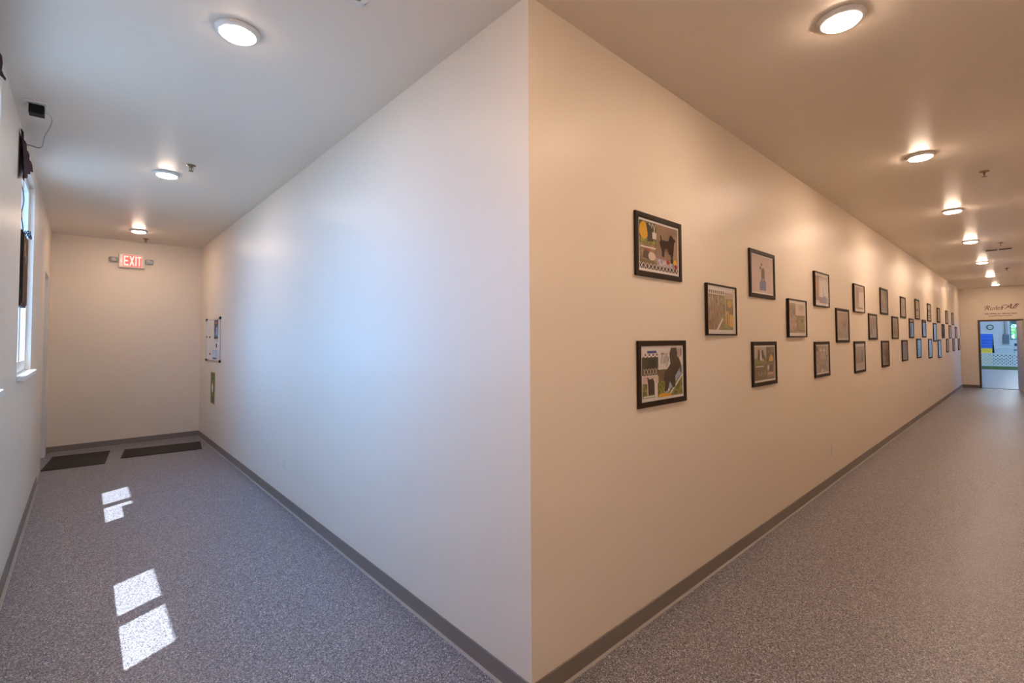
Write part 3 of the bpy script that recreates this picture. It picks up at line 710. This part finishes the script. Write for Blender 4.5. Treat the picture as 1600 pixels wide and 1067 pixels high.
def squig(x0, y0, x1, h, n, th):
    """joined-up handwriting as a thin zigzag of quads"""
    out = []; pts = [(x0 + (x1 - x0) * k / n, y0 + h * (0.5 + 0.5 * math.sin(k * 2.4)) * (0.55 + 0.45 * math.sin(k * 0.9 + 1))) for k in range(n + 1)]
    for (a0, b0), (a1, b1_) in zip(pts, pts[1:]): out.append([(a0, b0), (a0 + th, b0), (a1 + th, b1_), (a1, b1_)])
    return out

ART = {}
ART[1] = [(rc(0, 0, 1, 1), 'studio'), (rc(0, .56, .42, 1), 'dkgreen'), (rc(0, .52, .42, .64), 'grass')] + [(q, 'white') for q in xlat(.10, .72, .41, .98, 4, .014)] + [
    (ell(.11, .80, .11, .19), 'yellow'), ([(.20, .58), (.34, .60), (.38, .74), (.28, .92), (.16, .98), (.20, .76)], 'black'), (rc(.32, .66, .42, .80), 'white'),
    (rc(0, 0, .42, .50), 'warm'), (rc(0, .10, .36, .20), 'olive'), (rc(.03, .44, .40, .47), 'white'), (ell(.20, .40, .06, .04), 'red'), ([(.08, .22), (.24, .20), (.24, .36), (.14, .40), (.08, .34)], 'dkbrown'), (ell(.30, .28, .09, .09), 'pink'),
    (rc(.42, 0, 1, .26), 'lav'), (rc(0, 0, 1, .10), 'dkbrown')] + [(q, 'white') for q in xlat(.0, .0, 1.0, .12, 11, .014)] + [(q, 'white') for q in squig(.46, .12, .80, .16, 16, .012)] + [
    (dog_side(.50, .32, .50, 1), 'dkbrown'), ([(.74, .40), (.86, .38), (.90, .74), (.80, .84), (.73, .70)], 'dkbrown'), (ell(.72, .22, .05, .05), 'red'), (ell(.82, .26, .04, .06), 'dkgreen'), (ell(.91, .24, .04, .06), 'yellow'), (ell(.93, .14, .04, .05), 'red')]
ART[3] = [(rc(0, 0, 1, 1), 'white'), (rc(.36, 0, 1, .52), 'grass'), (rc(.38, .32, .66, .56), 'olive'), (rc(0, .46, .38, .82), 'dkgreen')] + [(rc(.02 + .045 * k, .80 + .05 * (k % 2), .05 + .045 * k, .84 + .05 * (k % 2)), 'brown') for k in range(8)] + [
    (rc(.12, .90, .34, .95), 'royal'), ([(.10, .58), (.16, .78), (.26, .80), (.34, .70), (.30, .58)], 'black')] + [(q, 'cream') for q in xlat(.02, .47, .36, .60, 5, .016)] + [
    (rc(0, .02, .30, .42), 'grass'), (rc(0, .30, .38, .44), 'pink'), (rc(.28, .06, .30, .40), 'white'), (rc(.11, .06, .13, .40), 'white'), ([(.14, .08), (.28, .08), (.28, .32), (.24, .40), (.16, .38), (.11, .44)], 'dkbrown'), (rc(.02, .03, .32, .06), 'white'),
    ([(.56, .02), (.98, .46), (1, .46), (1, .62), (.94, .62), (.50, .10)], 'sky'), ([(.62, .02), (.66, .02), (1, .40), (1, .46)], 'white'), ([(.38, 0), (.70, 0), (.66, .06), (.46, .08)], 'yellow'), ([(.36, 0), (.48, 0), (.40, .08)], 'yellow'),
    ([(.52, .10), (.60, .12), (.66, .30), (.74, .16), (.80, .18), (.80, .40), (.92, .56), (.94, .46), (.97, .48), (.96, .66), (.88, .84), (.84, 1), (.70, 1), (.66, .88), (.68, .66), (.52, .48), (.50, .36), (.54, .28)], 'dkbrown'),
    (rc(.86, .80, .97, .99), 'cream'), (rc(.955, .84, .975, .99), 'brown'), (ell(.63, .13, .02, .03), 'white')]
ART[2] = [(rc(0, 0, 1, 1), 'white'), (rc(0, 0, .56, .88), 'weave'), (rc(.50, 0, 1, .88), 'grass'), (rc(.62, .80, .98, .96), 'cream'), (rc(.56, .40, 1, .66), 'olive'), (ell(.82, .68, .10, .10), 'gold'), (rc(.64, .12, .80, .48), 'gold'), (rc(.82, .08, .96, .40), 'yellow'), (rc(.64, .78, .67, .34), 'cream'), ([(.28, 0), (.36, 0), (.56, .28), (.52, .30)], 'white')] + [(rc(.02 + .075 * k, .90, .06 + .075 * k, .98), 'dkbrown') for k in range(8)] + [(rc(.02 + .11 * k, .60 + .1 * (k % 3), .05 + .11 * k, .80 + .04 * (k % 2)), 'cream') for k in range(5)] + [(rc(.70, .14, .74, .40), 'red')]
ART[4] = [(rc(0, 0, 1, 1), 'pink'), (rc(0, .70, 1, 1), 'pink'), ([(.36, .06), (.66, .06), (.66, .33), (.42, .33), (.36, .26)], 'blue'), ([(.36, .06), (.48, .06), (.48, .20), (.38, .22)], 'purple'),
    ([(.44, .32), (.49, .32), (.50, .40), (.54, .40), (.54, .32), (.60, .32), (.60, .62), (.56, .70), (.50, .66), (.46, .70), (.44, .60)], 'brown'), (ell(.40, .68, .035, .045), 'dkbrown'), (ell(.46, .78, .03, .05), 'dkbrown')] + [(q, 'grey') for q in squig(.64, .74, .96, .05, 14, .008)] + [(q, 'grey') for q in squig(.72, .62, .92, .04, 10, .008)]
ART[5] = [(rc(0, 0, 1, 1), 'olive'), (rc(0, .52, .58, 1), 'cream'), (rc(0, .48, .58, .66), 'grass'), (rc(.58, .55, 1, 1), 'dkgreen'), (rc(.66, .80, 1, 1), 'olive'), ([(.68, .55), (.94, .55), (.92, .68), (.82, .78), (.72, .66)], 'yellow'), (rc(.72, .82, .76, .98), 'dkbrown'),
    ([(.14, .62), (.18, .96), (.28, .84), (.40, .92), (.52, .66), (.46, .56), (.36, .66), (.26, .60)], 'dkbrown'), ([(.28, .88), (.32, .88), (.36, .60), (.26, .60)], 'white'), (ell(.40, .60, .05, .05), 'cream'), (rc(.06, .40, .44, .43), 'white'), (rc(.62, .06, 1, .46), 'tan'), ([(.70, .24), (.90, .22), (.92, .44), (.74, .44)], 'dkbrown'), (rc(.62, .30, .70, .42), 'white'), (rc(.62, .14, .92, .20), 'cream')] + [(q, 'cream') for q in squig(.14, .14, .54, .14, 16, .012)]
ART[6] = [(rc(0, 0, 1, 1), 'warm'), (rc(0, .50, .40, 1), 'warm'), (rc(.40, .60, 1, 1), 'pink'), (rc(.60, .76, .98, .96), 'cream'), (rc(0, .12, .36, .48), 'pinkish'), (rc(.50, .06, .97, .58), 'brown'), (rc(.56, .10, .97, .54), 'grass'), (rc(.60, .40, .70, .52), 'red'), ([(.72, .36), (.86, .34), (.90, .46), (.78, .50)], 'dkbrown')] + [(rc(.04 + .1 * k, .56, .075 + .1 * k, .92), 'dkbrown') for k in range(4)]
ART[7] = [(rc(0, 0, 1, 1), 'pink'), (rc(0, .08, .30, .98), 'tan'), (rc(.04, .50, .26, .86), 'orange'), (rc(.30, .16, .84, .96), 'white'), (rc(.30, 0, 1, .22), 'purple'), (rc(.62, .22, .66, .6), 'grey'), (ell(.74, .22, .10, .06), 'blue')]
ART[8] = [(rc(0, 0, 1, 1), 'silver'), (rc(0, .80, .18, 1), 'dkbrown'), (ell(.40, .84, .07, .07), 'white'), (ell(.66, .84, .07, .07), 'white'), ([(.34, .30), (.72, .28), (.74, .74), (.34, .76)], 'cream'), (rc(.06, .06, .30, .52), 'silver'), (rc(.40, .02, .56, .16), 'white')] + [(rc(.30 + .11 * k, .10, .34 + .11 * k, .52), 'brown') for k in range(5)]
ART[9] = [(rc(0, 0, 1, 1), 'pinkish'), (rc(0, 0, 1, .34), 'silver'), (ell(.50, .58, .18, .14), 'ruddy'), (dog_side(.52, .32, .40), 'brown'), (rc(.08, .08, .40, .30), 'tan')]
ART[10] = [(rc(0, 0, 1, 1), 'pinkish'), (rc(0, 0, .2, 1), 'cream'), ([(.2, .9), (.5, .84), (.44, .3), (.34, .2)], 'brown'), (rc(.5, 0, 1, .8), 'pink'), (rc(.3, .02, .9, .1), 'brown')]
ART[11] = [(rc(0, 0, 1, 1), 'silver'), (rc(0, 0, 1, .24), 'pink'), (rc(0, .92, 1, 1), 'white'), ([(.10, .30), (.26, .34), (.30, .60), (.16, .62)], 'orange'), ([(.6, .3), (.84, .3), (.84, .7), (.66, .74)], 'dkbrown'), (rc(.36, .3, .5, .84), 'pinkish')]
ART[12] = [(rc(0, 0, 1, 1), 'cool'), (rc(0, .56, 1, .92), 'ruddy'), (rc(.5, .0, .96, .4), 'ltblue'), (dog_sit(.1, .12, .5), 'dkbrown')]
def generic(n):
    r = random.Random(n * 13 + 1)
    b = r.choice(['ruddy', 'pinkish', 'silver', 'warm', 'cool'])
    out = [(rc(0, 0, 1, 1), b), (rc(0, 0, 1, r.uniform(.2, .4)), r.choice(['grass', 'pink', 'silver', 'tan', 'purple']))]
    if r.random() < 0.5: out += [(rc(r.uniform(0, .1), .5, .5, .96), r.choice(['warm', 'pink', 'cream', 'sky']))]
    out += [((dog_sit if r.random() < .5 else dog_side)(r.uniform(.15, .4), r.uniform(.08, .2), r.uniform(.45, .62)), r.choice(['dkbrown', 'brown', 'black', 'cream']))]
    out += [(q, r.choice(['white', 'brown'])) for q in squig(.55, .82, .95, .08, 10, .012)]
    return out

def clampuv(q): return [(min(1, max(0, u)), min(1, max(0, v))) for u, v in q]
def picture(n, x, z, w_, h_, style, label, rz=0.0):
    o = thing('picture_frame', label, 'framed picture', (x, 0, z), (0, 0, rz), 'framed photographs along the corridor wall')
    fb, dp, brd = ((0.030, 0.015, 0.014) if style == 'wide' else (0.011, 0.024, 0.026))
    mb = MB(); D0 = -0.0008
    if rz: D0 = -0.003 - abs(rz) * 0.0
    mb.box((0, -dp, 0), (w_, D0, fb), M['frame'], 0.0025); mb.box((0, -dp, h_ - fb), (w_, D0, h_), M['frame'], 0.0025)
    mb.box((0, -dp, fb - 0.002), (fb, D0, h_ - fb + 0.002), M['frame'], 0.0025); mb.box((w_ - fb, -dp, fb - 0.002), (w_, D0, h_ - fb + 0.002), M['frame'], 0.0025)
    mb.build('frame', o)
    yp = -dp * 0.55
    x0, x1, z0, z1 = fb - 0.001, w_ - fb + 0.001, fb - 0.001, h_ - fb + 0.001
    mb = MB(); mb.box((x0, yp, z0), (x1, D0, z1), M['paper'])
    ix0, ix1, iz0, iz1 = x0 + brd, x1 - brd, z0 + brd * 1.15, z1 - brd
    for k, (q, key) in enumerate(ART.get(n) or generic(n)):
        pts = [(ix0 + u * (ix1 - ix0), yp - 0.00012 - 0.00006 * k, iz0 + v * (iz1 - iz0)) for u, v in clampuv(q)]
        if n in (3,) or True:
            i = mb.mi(P[key]); f = mb.bm.faces.new([mb.bm.verts.new(p) for p in pts]); f.material_index = i
    pr = mb.build('print', o)
    if n == 3:
        me = text_mesh('Tilly', 0.075, 0.45, 0.0002, 'LEFT'); me.materials.append(P['grey'])
        t = bpy.data.objects.new('script_name', me); COL.objects.link(t); t.parent = pr
        t.location = (ix0 + 0.40 * (ix1 - ix0), yp - 0.003, iz0 + 0.68 * (iz1 - iz0)); t.rotation_euler = (PI / 2, 0, 0); t.scale = (0.8, 1.2, 1)
    MB().box((x0, -dp + 0.0035, z0), (x1, -dp + 0.0045, z1), M['glass']).build('glass', o)
    return o

TOP, MID, BOT = 'top', 'middle', 'bottom'
PICS = [  # n, x left, width, z bottom, height, style
 (1, .80, .505, 1.885, .357, 'wide'), (2, 1.62, .50, 1.557, .350, 'slim'), (3, .81, .53, 1.155, .370, 'wide'), (4, 2.36, .53, 1.860, .375, 'wide'), (5, 2.38, .515, 1.160, .350, 'wide'),
 (6, 3.18, .50, 1.545, .345, 'slim'), (7, 3.96, .495, 1.857, .353, 'slim'), (8, 3.94, .51, 1.140, .360, 'wide'), (9, 4.74, .55, 1.485, .385, 'wide'), (10, 5.52, .535, 1.855, .350, 'slim'),
 (11, 5.51, .555, 1.105, .390, 'wide'), (12, 6.31, .50, 1.510, .355, 'wide'), (13, 7.07, .53, 1.880, .385, 'wide'), (14, 7.08, .52, 1.110, .385, 'wide'), (15, 7.89, .50, 1.515, .360, 'wide'),
 (16, 8.65, .48, 1.870, .362, 'wide'), (17, 8.68, .53, 1.140, .358, 'wide'), (18, 9.45, .47, 1.530, .355, 'wide'), (19, 10.15, .50, 1.885, .385, 'wide'), (20, 10.23, .50, 1.145, .375, 'wide'),
 (21, 10.97, .48, 1.540, .358, 'wide'), (22, 11.73, .51, 1.880, .385, 'wide'), (23, 11.75, .50, 1.095, .415, 'wide'), (24, 12.56, .51, 1.445, .42, 'wide'), (25, 13.28, .51, 1.885, .35, 'wide'),
 (26, 13.29, .52, 1.060, .43, 'wide'), (27, 14.10, .48, 1.52, .355, 'wide'), (28, 14.93, .48, 1.885, .352, 'wide'), (29, 14.93, .46, 1.155, .355, 'wide'), (30, 15.57, .50, 1.51, .355, 'wide'),
 (31, 16.36, .46, 1.885, .343, 'wide'), (32, 16.40, .46, 1.16, .35, 'wide'), (33, 17.10, .50, 1.52, .328, 'wide'), (34, 17.83, .48, 1.155, .355, 'wide')]
LAB = {1: 'wide black frame with a standing dog and yellow tunnel collage, top row nearest the corner', 2: 'slim black frame with brown stripes and yellow shapes, hanging slightly tilted in the middle row',
 3: 'largest black frame, dog on a blue ramp, bottom row nearest the corner', 4: 'black framed photo of a dog standing on a blue box', 5: 'black framed olive collage with a dark collie, second in the bottom row',
 6: 'slim framed tan and pink collage with a green inset', 7: 'slim framed pale photo with an orange stripe and purple box', 8: 'black framed silvery grey photo, third in the bottom row', 9: 'thick dark framed pinkish group photo, third in the middle row',
 10: 'slim framed pinkish photo, fourth in the top row', 11: 'black framed photo with white lower margin, fourth in the bottom row', 12: 'black framed bluish photo, fourth in the middle row'}
ORD = ['', 'first', 'second', 'third', 'fourth', 'fifth', 'sixth', 'seventh', 'eighth', 'ninth', 'tenth', 'eleventh', 'twelfth']
cnt = {TOP: 0, MID: 0, BOT: 0}
for n, x, w_, z, h_, st in PICS:
    row = TOP if z > 1.7 else (MID if z > 1.4 else BOT); cnt[row] += 1
    end = {(TOP, 11): ', nearest the far doorway', (MID, 11): ', last before the far doorway', (BOT, 12): ', beside the end wall'}.get((row, cnt[row]), ' counting from the corner')
    lab = LAB.get(n) or 'small black framed photo, %s in the %s row%s' % (ORD[cnt[row]], row, end)
    picture(n, x, z, w_, h_, st, lab, {2: 0.03}.get(n, 0.0))
